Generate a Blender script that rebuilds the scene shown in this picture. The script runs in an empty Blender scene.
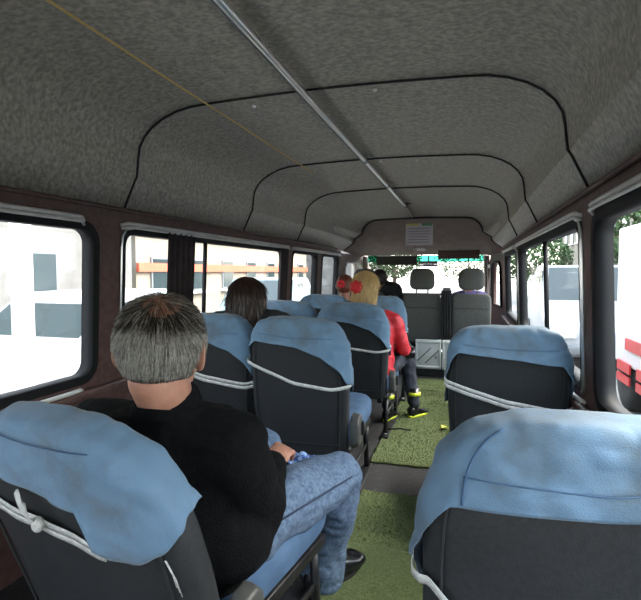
import bpy, bmesh, math, random
from mathutils import Vector, Matrix, noise
random.seed(7)
S = bpy.context.scene
COL = S.collection
PI = math.pi
def R(a): return math.radians(a)

# ------------------------------------------------------------------ camera
F = 490.0
cam = bpy.data.cameras.new('camera'); camo = bpy.data.objects.new('camera', cam); COL.objects.link(camo)
CAMZ = 1.10
camo.location = (0, 0, CAMZ); camo.rotation_euler = (R(90 - 3.27), 0, R(16.42))
cam.sensor_width = 36; cam.lens = F / 641 * 36; cam.clip_start = .02; cam.clip_end = 300
S.camera = camo
CR = camo.rotation_euler.to_matrix()
def at(px, py, X=None, Y=None, Z=None):
    d = CR @ Vector(((px - 320.5) / F, (300 - py) / F, -1))
    o = Vector((0, 0, CAMZ))
    if Y is not None: t = Y / d.y
    elif X is not None: t = X / d.x
    else: t = (Z - CAMZ) / d.z
    return o + d * t

# ------------------------------------------------------------------ materials
def mat(name, c1, c2=None, rough=.8, scale=20, bump=0, bscale=None, metal=0, detail=4, stretch=(1,1,1), lo=.35, hi=.65, spec=.5, sheen=0, coord='Object'):
    m = bpy.data.materials.new(name); m.use_nodes = True
    n = m.node_tree.nodes; L = m.node_tree.links; b = n['Principled BSDF']
    b.inputs['Roughness'].default_value = rough; b.inputs['Metallic'].default_value = metal
    b.inputs['Specular IOR Level'].default_value = spec
    if sheen: b.inputs['Sheen Weight'].default_value = sheen
    b.inputs['Base Color'].default_value = (*c1, 1)
    tc = n.new('ShaderNodeTexCoord'); mp = n.new('ShaderNodeMapping'); mp.inputs['Scale'].default_value = stretch
    L.new(tc.outputs[coord], mp.inputs['Vector'])
    if c2 is not None:
        nz = n.new('ShaderNodeTexNoise'); nz.inputs['Scale'].default_value = scale; nz.inputs['Detail'].default_value = detail
        L.new(mp.outputs[0], nz.inputs['Vector'])
        r = n.new('ShaderNodeValToRGB'); r.color_ramp.elements[0].position = lo; r.color_ramp.elements[1].position = hi
        r.color_ramp.elements[0].color = (*c1, 1); r.color_ramp.elements[1].color = (*c2, 1)
        L.new(nz.outputs[0], r.inputs[0]); L.new(r.outputs[0], b.inputs['Base Color'])
    if bump:
        nb = n.new('ShaderNodeTexNoise'); nb.inputs['Scale'].default_value = bscale or scale; nb.inputs['Detail'].default_value = 3
        L.new(mp.outputs[0], nb.inputs['Vector'])
        bm = n.new('ShaderNodeBump'); bm.inputs['Strength'].default_value = bump; bm.inputs['Distance'].default_value = .01
        L.new(nb.outputs[0], bm.inputs['Height']); L.new(bm.outputs[0], b.inputs['Normal'])
    return m
def grime(m, col, scale, lo, hi, amt):
    n = m.node_tree.nodes; L = m.node_tree.links; b = n['Principled BSDF']; src = b.inputs['Base Color'].links[0].from_socket
    tc = n.new('ShaderNodeTexCoord'); nz = n.new('ShaderNodeTexNoise'); nz.inputs['Scale'].default_value = scale; nz.inputs['Detail'].default_value = 6; nz.inputs['Roughness'].default_value = .65
    L.new(tc.outputs['Object'], nz.inputs['Vector']); r = n.new('ShaderNodeMapRange'); r.inputs[1].default_value = lo; r.inputs[2].default_value = hi; r.inputs[4].default_value = amt
    L.new(nz.outputs[0], r.inputs[0]); x = n.new('ShaderNodeMixRGB'); x.inputs[2].default_value = (*col, 1)
    L.new(r.outputs[0], x.inputs[0]); L.new(src, x.inputs[1]); L.new(x.outputs[0], b.inputs['Base Color'])
def glass_mat(name, tint=(1,1,1), refl=.06):
    m = bpy.data.materials.new(name); m.use_nodes = True
    n = m.node_tree.nodes; L = m.node_tree.links
    n.remove(n['Principled BSDF'])
    t = n.new('ShaderNodeBsdfTransparent'); t.inputs[0].default_value = (*tint, 1)
    g = n.new('ShaderNodeBsdfGlossy'); g.inputs['Roughness'].default_value = .05
    x = n.new('ShaderNodeMixShader'); x.inputs[0].default_value = refl
    L.new(t.outputs[0], x.inputs[1]); L.new(g.outputs[0], x.inputs[2]); L.new(x.outputs[0], n['Material Output'].inputs[0])
    return m
M = {}
M['headliner'] = mat('headliner_cloth', (.25,.235,.195), (.49,.462,.39), .45, 52, .5, 110, detail=9, stretch=(1,1.25,1.1), lo=.36, hi=.68, spec=.5)
M['cab_liner'] = mat('cab_liner_cloth', (.26,.215,.19), (.31,.26,.23), .9, 10, .15, 60)
M['maroon'] = mat('maroon_vinyl', (.070,.036,.031), (.11,.062,.054), .55, 30, .25, 90, spec=.4)
M['seam'] = mat('black_piping', (.006,.006,.006), rough=.6)
M['rubber'] = mat('black_rubber', (.007,.007,.008), rough=.7, spec=.25)
M['white_plastic'] = mat('white_rail_plastic', (.62,.61,.58), (.5,.49,.47), .35, 12)
M['chrome'] = mat('chrome', (.92,.92,.90), rough=.3, metal=1)
M['steel'] = mat('brushed_steel', (.45,.45,.44), (.3,.3,.3), .35, 40, metal=.9)
M['charcoal'] = mat('charcoal_seat_cloth', (.014,.015,.016), (.022,.023,.025), .85, 220, .3, 500, sheen=.1, spec=.3)
M['charcoal_vinyl'] = mat('charcoal_seat_vinyl', (.024,.025,.026), (.033,.034,.035), .42, 120, .12, 400, spec=.5)
M['blue'] = mat('blue_cover_cloth', (.100,.178,.270), (.132,.220,.318), .82, 5, .18, 420, detail=6, sheen=.15)
grime(M['blue'], (.085,.10,.105), 6, .48, .68, .7)
M['blue_seat'] = mat('blue_cushion_cloth', (.04,.085,.165), (.06,.12,.215), .85, 12, .2, 300)
M['strap'] = mat('white_elastic', (.62,.61,.57), (.45,.44,.41), .8, 90, .3, 300)
M['grey_plastic'] = mat('grey_hinge_plastic', (.05,.052,.05), (.065,.066,.062), .5, 60)
M['black_metal'] = mat('black_painted_metal', (.013,.013,.015), (.03,.03,.032), .4, 25, metal=.3)
M['floor'] = mat('dark_rubber_floor', (.018,.018,.020), (.05,.05,.052), .6, 60, .2, 120, detail=8, lo=.45, hi=.8)
grime(M['floor'], (.13,.13,.125), 34, .60, .72, .8)
M['turf'] = mat('green_turf', (.06,.088,.028), (.14,.175,.068), .95, 120, 1.0, 260, detail=5, lo=.3, hi=.7)
M['fleece'] = mat('black_fleece', (.0022,.0022,.0025), (.0045,.0045,.005), .98, 60, .5, 200, spec=.15)
M['denim'] = mat('blue_denim', (.05,.085,.15), (.14,.205,.30), .9, 95, .35, 380, detail=7, lo=.3, hi=.7)
M['thread'] = mat('denim_seam', (.02,.035,.07), rough=.9)
M['dark_denim'] = mat('dark_trouser_cloth', (.015,.019,.028), (.033,.04,.055), .9, 14, .3, 200)
M['leather'] = mat('black_leather', (.006,.006,.007), rough=.28)
M['skin'] = mat('skin', (.34,.155,.10), (.43,.21,.145), .55, 25, .1, 300)
M['skin_scalp'] = mat('scalp_skin', (.16,.075,.045), (.24,.11,.07), .55, 40)
M['hair_grey'] = mat('grey_hair', (.17,.155,.13), (.38,.36,.32), .5, 160)
M['hair_lightgrey'] = mat('silver_hair', (.36,.34,.30), (.5,.48,.43), .45, 60)
M['hair_dark'] = mat('dark_hair', (.012,.008,.006), (.03,.02,.015), .4, 100)
M['hair_brown'] = mat('brown_hair', (.03,.014,.010), (.05,.022,.014), .4, 80)
M['hair_red'] = mat('auburn_hair', (.10,.022,.012), (.16,.04,.02), .5, 80)
M['blond'] = mat('blond_hair', (.50,.34,.16), (.85,.66,.40), .5, 40, .6, 60, stretch=(2.5,2.5,.35))
M['red'] = mat('red_jacket_cloth', (.52,.02,.03), (.70,.045,.06), .55, 20, .4, 60)
M['redflower'] = mat('red_felt', (.55,.012,.02), rough=.7)
M['black_cloth'] = mat('black_cloth', (.008,.008,.009), (.016,.016,.018), .9, 30, .3, 120)
M['neon'] = mat('neon_yellow_trim', (.62,.72,.04), rough=.5)
M['grey_seat'] = mat('grey_cab_seat_cloth', (.065,.066,.06), (.085,.086,.078), .9, 60, .2, 200)
M['curtain'] = mat('dark_curtain_cloth', (.020,.016,.018), (.04,.03,.032), .9, 20, .2, 200)
M['off_white'] = mat('white_panel_plastic', (.52,.55,.53), (.6,.62,.6), .45, 12)
M['paper'] = mat('paper', (.62,.58,.60), rough=.8)
M['paper_yellow'] = mat('yellow_paper', (.60,.62,.18), rough=.8)
M['paper_green'] = mat('green_ink', (.12,.35,.18), rough=.8)
M['ink'] = mat('faded_ink', (.28,.24,.34), rough=.8)
M['rope'] = mat('yellow_cord', (.60,.43,.12), (.85,.66,.26), .7, 200)
M['visor'] = mat('visor_vinyl', (.035,.034,.026), rough=.7)
M['visor_maroon'] = mat('maroon_visor_vinyl', (.10,.055,.045), rough=.7)
M['dash'] = mat('dashboard_plastic', (.05,.05,.05), rough=.6)
M['lens'] = mat('lamp_lens', (.7,.7,.66), rough=.3)
M['glass'] = glass_mat('window_glass', (.93,.96,.95))
M['teal_glass'] = glass_mat('teal_tinted_glass', (.04,.30,.23), .05)
M['mirror'] = mat('mirror', (.8,.8,.8), rough=.03, metal=1)
M['purple'] = mat('purple_shirt', (.16,.12,.34), rough=.9)
M['bluething'] = mat('blue_checked_cloth', (.05,.10,.30), (.25,.38,.6), .9, 60, lo=.48, hi=.52)
M['red_plastic'] = mat('red_plastic', (.55,.03,.03), rough=.4)
# outdoors
M['asphalt'] = mat('asphalt', (.14,.14,.135), (.19,.19,.185), .9, 3)
M['stucco'] = mat('pale_stucco', (.12,.117,.112), (.16,.157,.15), .9, 2)
M['stucco_warm'] = mat('warm_stucco', (.20,.172,.135), (.25,.22,.17), .9, 2)
M['shutter'] = mat('grey_shutter', (.16,.17,.18), rough=.6)
M['sign_red'] = mat('orange_red_paint', (.62,.10,.05), rough=.6)
M['white_paint'] = mat('white_paint', (.85,.85,.85), rough=.4)
M['car_silver'] = mat('silver_green_paint', (.20,.27,.27), rough=.25, metal=.4)
M['car_white'] = mat('white_car_paint', (.33,.34,.36), rough=.3)
M['car_glass'] = mat('dark_car_glass', (.03,.045,.05), rough=.08)
M['tyre'] = mat('tyre_rubber', (.02,.02,.02), rough=.8)
M['leaf'] = mat('leaves', (.02,.045,.015), (.07,.13,.04), .8, 8)
M['bark'] = mat('bark', (.10,.07,.05), rough=.9)

# ------------------------------------------------------------------ object helpers
def tag(o, label, cat, group=None):
    o['label'] = label; o['category'] = cat
    if group: o['group'] = group
    return o
def empty(name, loc=(0,0,0), rz=0):
    o = bpy.data.objects.new(name, None); o.location = loc; o.rotation_euler = (0,0,rz); o.empty_display_size = .1
    COL.objects.link(o); return o
def put(name, bm, m, parent=None, smooth=True):
    me = bpy.data.meshes.new(name)
    bmesh.ops.recalc_face_normals(bm, faces=bm.faces)
    bm.to_mesh(me); bm.free()
    for x in (m if isinstance(m, (list, tuple)) else [m]): me.materials.append(x)
    if smooth:
        for p in me.polygons: p.use_smooth = True
    o = bpy.data.objects.new(name, me); COL.objects.link(o)
    if parent: o.parent = parent
    return o
def sharp(o, ang=40):
    me = o.data; me.set_sharp_from_angle(angle=R(ang)); return o
def solid(o, t, off=-1):
    s = o.modifiers.new('solid', 'SOLIDIFY'); s.thickness = t; s.offset = off; return o
def box(bm, c, s, rot=None, bev=0, seg=2):
    g = bmesh.ops.create_cube(bm, size=1)
    vs = g['verts']
    mt = Matrix.Translation(c) @ ((rot.to_4x4() if rot else Matrix.Identity(4))) @ Matrix.Diagonal((*s, 1))
    bmesh.ops.transform(bm, matrix=mt, verts=vs)
    if bev:
        es = list({e for v in vs for e in v.link_edges})
        bmesh.ops.bevel(bm, geom=es, offset=bev, segments=seg, profile=.5, affect='EDGES')
    return bm
def tube(bm, pts, r, n=10, caps=True):
    pts = [Vector(p) for p in pts]; rings = []
    rr = r if isinstance(r, (list, tuple)) else [r] * len(pts)
    up = Vector((0,0,1))
    for i, p in enumerate(pts):
        t = (pts[min(i+1, len(pts)-1)] - pts[max(i-1, 0)]).normalized()
        if i == 0:
            a = t.orthogonal().normalized()
        else:
            a = (a - t * a.dot(t)).normalized()
        b = t.cross(a)
        rings.append([bm.verts.new(p + (a * math.cos(2*PI*k/n) + b * math.sin(2*PI*k/n)) * rr[i]) for k in range(n)])
    for i in range(len(rings)-1):
        for k in range(n): bm.faces.new((rings[i][k], rings[i][(k+1)%n], rings[i+1][(k+1)%n], rings[i+1][k]))
    if caps: bm.faces.new(rings[0][::-1]); bm.faces.new(rings[-1])
    return bm
def grid(bm, P, nu, nv, closed=False, f=None):
    V = [[bm.verts.new(P(i/(nu-1) if not closed else i/nu, j/(nv-1))) for j in range(nv)] for i in range(nu)]
    for i in range(nu - (0 if closed else 1)):
        for j in range(nv-1):
            q = bm.faces.new((V[i][j], V[(i+1)%nu][j], V[(i+1)%nu][j+1], V[i][j+1]))
            if f: q.material_index = f(i, j)
    return V
def spow(x, p): return math.copysign(abs(x) ** p, x)
def lathe(bm, prof, n=16, mt=Matrix.Identity(4)):
    rings = [[bm.verts.new(mt @ Vector((r*math.cos(2*PI*k/n), r*math.sin(2*PI*k/n), z))) for k in range(n)] for r, z in prof]
    for i in range(len(rings)-1):
        for k in range(n): bm.faces.new((rings[i][k], rings[i][(k+1)%n], rings[i+1][(k+1)%n], rings[i+1][k]))
    bm.faces.new(rings[0][::-1]); bm.faces.new(rings[-1]); return bm
def rrect(x0, y0, x1, y1, r, n=6):
    out = []
    for cx, cy, a0 in ((x1-r, y1-r, 0), (x0+r, y1-r, 90), (x0+r, y0+r, 180), (x1-r, y0+r, 270)):
        for k in range(n+1):
            a = R(a0 + 90*k/n); out.append((cx + r*math.cos(a), cy + r*math.sin(a)))
    return out
def plate(outer, holes, depth, fn):
    """flat plate with holes: 2D outlines (a,b) -> mesh with thickness 'depth', mapped by fn(a,b,c)"""
    cu = bpy.data.curves.new('tmp', 'CURVE'); cu.dimensions = '2D'; cu.fill_mode = 'BOTH'; cu.extrude = depth/2
    for pl in [outer] + holes:
        sp = cu.splines.new('POLY'); sp.points.add(len(pl)-1)
        for p, q in zip(sp.points, pl): p.co = (q[0], q[1], 0, 1)
        sp.use_cyclic_u = True
    ob = bpy.data.objects.new('tmp', cu); COL.objects.link(ob)
    dg = bpy.context.evaluated_depsgraph_get(); dg.update()
    me = bpy.data.meshes.new_from_object(ob.evaluated_get(dg))
    bpy.data.objects.remove(ob); bpy.data.curves.remove(cu)
    bm = bmesh.new(); bm.from_mesh(me); bpy.data.meshes.remove(me)
    bmesh.ops.remove_doubles(bm, verts=bm.verts, dist=1e-5)
    for v in bm.verts: v.co = Vector(fn(v.co.x, v.co.y, v.co.z))
    return bm
def struct(o): o['kind'] = 'structure'; return o

# ================================================================== SHELL
CX = -.53
YR, YF = -.95, 5.20
def wall_x(side, y, z):            # inner face of a side wall (leans out towards the floor, tapers in the cab)
    h = .93 + (1.38 - z) * .045
    if y > 5.85: h -= (y - 5.85) * .13
    return CX + side * h
# floor
bm = bmesh.new(); box(bm, (CX, 2.95, -.03), (2.1, 7.9, .06)); struct(put('floor', bm, M['floor'], smooth=False))
# headliner
def arch(W0, zb, W1, zc, W2, zs, zt, r, cx=CX, n=7):
    pts = [(W0, zb), (W1 + .012, zc - .018), (W1, zc), (W1 - .004, zc + .03), (W2, zs)]
    for k in range(1, n+1):
        a = R(90 * k / n); pts.append((W2 - r * (1 - math.cos(a)) , zs + (zt - .012 - zs) * math.sin(a)))
    fl = W2 - r
    for k in range(1, 5): pts.append((fl * (1 - k/4), zt - .012 + .012 * math.sin(PI/2 * k/4)))
    full = [(cx + x, z) for x, z in pts] + [(cx - x, z) for x, z in pts[-2::-1]]
    return full
base = arch(.935, 1.385, .868, 1.515, .858, 1.61, 1.82, .33)
ring4 = arch(.935, 1.36, .80, 1.47, .70, 1.56, 1.745, .18, CX + .02)
head = [(CX + .88 * (x - CX) / .93, 1.31 + .02 * (z - 1.38) / .44) for x, z in base]
secs = [(YR, base)] + [(y, base) for y in (0, 1, 2, 3, 4)] + [(YF, base), (5.9, ring4)]
bm = bmesh.new()
VV = [[bm.verts.new((x, y, z)) for x, z in pr] for y, pr in secs]
for i in range(len(VV)-1):
    for k in range(len(VV[0])-1): bm.faces.new((VV[i][k], VV[i][k+1], VV[i+1][k+1], VV[i+1][k]))
for f in bm.faces: f.normal_update()
o = struct(solid(put('ceiling', bm, M['headliner']), .012, 0)); sharp(o, 24)
bm = bmesh.new()
VV = [[bm.verts.new((x, y, z)) for x, z in pr] for y, pr in [(5.9, ring4), (6.3, [(a[0]*.35+b[0]*.65, a[1]*.42+b[1]*.58) for a, b in zip(ring4, head)]), (6.62, head)]]
for i in range(len(VV)-1):
    for k in range(len(VV[0])-1): bm.faces.new((VV[i][k], VV[i][k+1], VV[i+1][k+1], VV[i+1][k]))
struct(solid(put('ceiling', bm, M['cab_liner']), .012, 0)); bpy.context.view_layer.update()
# dark piping along the panel joints
for k, (y, pr, r) in enumerate(((1.86, base, .0048), (3.08, base, .0050), (4.2, base, .0055), (5.88, ring4, .009))):
    bm = bmesh.new(); tube(bm, [(x + (CX-x)*.012, y, z - .012 if z > 1.6 else z) for x, z in pr], r, 8)
    struct(put('trim_%d' % (k+1), bm, M['seam']))
bm = bmesh.new()                       # small screws beside the joints
for x, y in ((-.86, 1.93), (-.34, 1.89), (-.52, 3.1), (-.3, 3.12)):
    lathe(bm, [(.006, 0), (.009, .004), (.009, .008)], 10, Matrix.Translation((x, y, 1.787)))
struct(put('trim_5', bm, M['chrome']))
# side walls with rounded window openings
WZ0, WZ1 = .66, 1.285
WIN = {-1: [(-.55, 1.69), (1.86, 3.93), (4.10, 4.86), (5.04, 5.74)], 1: [(-.45, 1.83), (2.03, 4.20), (4.40, 5.60)]}
wn = 1
def window(side, y0, y1, z0, z1, mull, n, r=.07):
    e = struct(empty('window_%d' % n, (wall_x(side, (y0+y1)/2, 1), (y0+y1)/2, z0)))
    e_inv = Matrix.Translation(-Vector(e.location))
    g = .014
    bm = plate(rrect(y0-.02, z0-.02, y1+.02, z1+.02, r+.02), [rrect(y0+g, z0+g, y1-g, z1-g, r-.015)], .060,
               lambda a, b, c: (wall_x(side, a, b) + side * (.026 + c), a, b))
    bmesh.ops.transform(bm, matrix=e_inv, verts=bm.verts)
    put('window_frame', bm, M['rubber'], e, smooth=False)
    bm = plate(rrect(y0+g-.005, z0+g-.005, y1-g+.005, z1-g+.005, r-.015), [], .004, lambda a, b, c: (wall_x(side, a, b) + side * (.040 + c), a, b))
    bmesh.ops.transform(bm, matrix=e_inv, verts=bm.verts)
    put('pane', bm, M['glass'], e, smooth=False)
    for ym in mull:
        bm = bmesh.new()
        tube(bm, [(wall_x(side, ym, z) + side*.022, ym, z) for z in (z0+g-.01, z1-g+.01)], .013, 6)
        bmesh.ops.transform(bm, matrix=e_inv, verts=bm.verts); put('mullion', bm, M['rubber'], e)
    return e
MUL = {(-1, 1): [2.62], (1, 1): [3.0]}
for side, nm in ((-1, 'left'), (1, 'right')):
    holes = [rrect(a, WZ0, b, WZ1, .07) for a, b in WIN[side]]
    bm = plate([(YR, 0), (5.85, 0), (5.85, 1.385), (YR, 1.385)], holes, .05, lambda a, b, c: (wall_x(side, a, b) + side * (.025 + c), a, b))
    struct(put('wall_' + nm, bm, M['maroon'], smooth=False))
    for i, (a, b) in enumerate(WIN[side]):
        window(side, a, b, WZ0, WZ1, MUL.get((side, i), []), wn); wn += 1
    # cab door with its quarter window
    win = [(6.0, .70), (6.62, .70), (6.50, 1.16), (6.42, 1.22), (6.08, 1.22), (6.0, 1.16)]
    bm = plate([(5.855, 0), (7.05, 0), (7.05, .78), (6.62, 1.33), (5.855, 1.33)], [win], .05, lambda a, b, c: (wall_x(side, a, b) + side * (.03 + c), a, b))
    d = struct(put('door_%d' % (1 if side < 0 else 2), bm, M['cab_liner'] if side < 0 else M['maroon'], smooth=False))
    bm = plate(win, [], .004, lambda a, b, c: (wall_x(side, a, b) + side * (.03 + c), a, b)); put('pane', bm, M['glass'], d, smooth=False)
    bm = bmesh.new(); tube(bm, [(wall_x(side, y, z) - side*.006, y, z) for y, z in win + win[:1]], .012, 8, False); put('window_frame', bm, M['white_plastic'] if side < 0 else M['rubber'], d)
# rear wall, two back-door windows (behind the camera)
full = [(CX-.99, 0), (CX+.99, 0)] + base[::-1]
hz = [rrect(CX-.80, .70, CX-.05, 1.32, .06), rrect(CX+.05, .70, CX+.80, 1.32, .06)]
bm = plate(full, hz, .05, lambda a, b, c: (a, YR - .03 + c, b)); struct(put('wall_rear', bm, M['maroon'], smooth=False))
for k, h in enumerate(hz):
    bm = plate(h, [], .004, lambda a, b, c: (a, YR - .03 + c, b)); struct(put('window_%d' % wn, bm, M['glass'], smooth=False)); wn += 1
# front: firewall, windshield
bm = plate([(CX-.86, 0), (CX+.86, 0), (CX+.84, .80), (CX-.84, .80)], [], .05, lambda a, b, c: (a, 7.12 + c, b)); struct(put('wall_front', bm, M['dash'], smooth=False))
ws = struct(empty('window_%d' % wn, (CX, 6.85, .78))); wn += 1
def wsP(u, v): return Vector((CX + (u - .5) * (1.66 - .08*v), 7.10 - .46 * v + .05 * math.cos((u-.5)*PI), .79 + .53 * v)) - ws.location
bm = bmesh.new(); grid(bm, lambda u, v: wsP(u, v*.84), 13, 6); put('pane', bm, M['glass'], ws)
bm = bmesh.new(); grid(bm, lambda u, v: wsP(u, .84 + v*.16), 13, 3); put('tinted_band', bm, M['teal_glass'], ws)
bm = bmesh.new()
for u in (0, 1): tube(bm, [wsP(u, v/6) for v in range(-1, 7)], .04, 8)
tube(bm, [wsP(k/8, 0) - Vector((0,0,.02)) for k in range(9)], .03, 8)
put('window_frame', bm, M['cab_liner'], ws)
# curtain rails and chrome mouldings round the windows
def rail(side, pts, m, r, name, label, cat, group=None):
    bm = bmesh.new(); P = [(wall_x(side, y, z) - side * o, y, z) for y, z, o in pts]
    tube(bm, P, r, 8); tube(bm, [(p[0] - side*.004, p[1], p[2] - .016) for p in P], r*.7, 8)
    return tag(put(name, bm, m), label, cat, group)
def endcurve(y0, y1, z):
    return [(y0, z - .01, .0), (y0 + .03, z, .018), (y0+.08, z, .024), ((y0+y1)/2, z, .024), (y1 - .08, z, .024), (y1 - .03, z, .018), (y1, z-.01, .0)]
G = 'curtain rails'
for side, y0, y1, z, lab in ((-1, -.6, 1.62, 1.315, 'white curtain rail above the rear left side window'),
        (-1, 1.84, 3.98, 1.315, 'white curtain rail above the wide left window with curtains'),
        (-1, 4.05, 5.78, 1.315, 'white curtain rail above the two narrow left windows towards the cab'),
        (1, -.5, 1.80, 1.315, 'white curtain rail above the nearest right side window'),
        (1, 1.98, 4.25, 1.315, 'white curtain rail above the wide right window'),
        (1, 4.36, 5.64, 1.315, 'short white curtain rail above the front right window'),
        (-1, -.6, 1.62, .625, 'white curtain rail along the sill of the rear left window'),
        (1, 1.98, 4.25, .625, 'white curtain rail along the sill of the wide right window')):
    rail(side, endcurve(y0, y1, z), M['white_plastic'], .009, 'curtain_rail', lab, 'curtain rail', G)
for side, y, zt, k in ((-1, 1.845, 1.30, 6), (1, 1.985, 1.30, 7), (1, 4.225, 1.28, 8)):
    bm = bmesh.new(); tube(bm, [(wall_x(side, yy, z) - side*.004, yy, z) for yy, z in ((y+.08, zt), (y+.03, zt-.01), (y+.006, zt-.04), (y, zt-.09), (y, .68), (y+.02, .65))], .0055 if side < 0 else .009, 8)
    struct(put('trim_%d' % k, bm, M['chrome']))
# long moulding under the headliner edge
for side, k in ((-1, 9), (1, 10)):
    bm = bmesh.new(); tube(bm, [(CX + side*.918, y, 1.372) for y in (YR, 1, 3, 5.6)], .009, 8); struct(put('trim_%d' % k, bm, M['maroon']))
    bm = bmesh.new()
    for y0, y1 in ((YR, 5.8),): box(bm, (CX + side*.955, (y0+y1)/2, .60), (.06, y1-y0, .035), bev=.01)
    struct(put('trim_%d' % (k+2), bm, M['maroon']))
# curtains
def curtain(y0, y1, side, lab, folds=5, pinch=.0):
    bm = bmesh.new()
    def P(u, v):
        z = .67 + .63 * v; y = y0 + (y1 - y0) * (u * (1 - pinch*(1-v)))
        return Vector((wall_x(side, y, z) - side * (.022 + .012*math.sin(u*folds*2*PI + v*.8)), y, z))
    grid(bm, P, folds*10+1, 12)
    return tag(solid(put('curtain', bm, M['curtain']), .003), lab, 'curtain')
curtain(2.16, 2.42, -1, 'dark gathered curtain hanging inside the near part of the wide left window')
curtain(3.74, 3.92, -1, 'dark narrow curtain bunched at the far end of the wide left window', 4)

# ================================================================== SEATS
SH, SH0, SZ0 = .60, .30, .30
def seat_pt(u, q, off, w=.46, T=.052, tilt=8, H=SH, n=4.2):
    """point on the seat back: u angle round it, q 0..1 from bottom to crown, off outwards"""
    h0 = SH0 * H / .6; Ht = H + off
    if q < .5: h = h0 * q / .5; t = 0
    else: t = math.sin((q - .5) / .5 * PI/2); h = h0 + (Ht - h0) * t
    k = max(0, 1 - t**n) ** (1/n); kt = max(0, 1 - t**5) ** (1/4.0)
    W = (w/2 + off) * (.93 + .07 * min(1, h / .25)) * k
    c, s = math.cos(u), math.sin(u); r = (c**4 + s**4) ** -.25
    Tt = (T + off) * (1.15 - .25 * h / H) * kt
    x = W * r * c; y = Tt * r * s
    if s < 0: y -= .010 * (1 - (x / (w/2))**2) * kt
    a = R(tilt)
    return Vector((x, y * math.cos(a) - h * math.sin(a), SZ0 + h * math.cos(a) + y * math.sin(a)))
def q_of_h(h, off, H=SH):
    h0 = SH0 * H / .6
    if h <= h0: return .5 * h / h0
    return .5 + .5 * math.asin(min(1, (h - h0) / (H + off - h0))) / (PI/2)
def interp(tab, x):
    if x <= tab[0][0]: return tab[0][1]
    for (a, b), (c, d) in zip(tab, tab[1:]):
        if x <= c:
            t = (x - a) / (c - a); t = t*.7 + .3*t*t*(3-2*t)
            return b + (d - b) * t
    return tab[-1][1]
HEM = {'std': [(0, .40), (.15, .47), (.26, .505), (.5, .49), (.648, .45), (.715, .405), (.8, .33), (1, .31)],
       'mir': [(0, .33), (.15, .40), (.27, .50), (.5, .49), (.73, .465), (.82, .40), (1, .37)],
       'near_right': [(0, .33), (.15, .365), (.22, .43), (.27, .475), (.5, .487), (.73, .515), (.85, .45), (1, .40)],
       'near_left': [(0, .42), (.25, .485), (.5, .475), (.60, .45), (.612, .37), (.64, .352), (.70, .35), (.75, .375), (.85, .41), (1, .43)]}
STRAP = {'std': [(0, .42), (.2, .40), (.27, .39), (.5, .33), (.7, .31), (1, .33)],
         'mir': [(0, .40), (.25, .37), (.5, .32), (.75, .29), (1, .32)],
         'near_right': [(0, .34), (.22, .33), (.35, .26), (.5, .24), (.8, .26), (1, .30)],
         'near_left': [(0, .43), (.25, .41), (.5, .39), (.62, .365), (1, .36)]}
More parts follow.
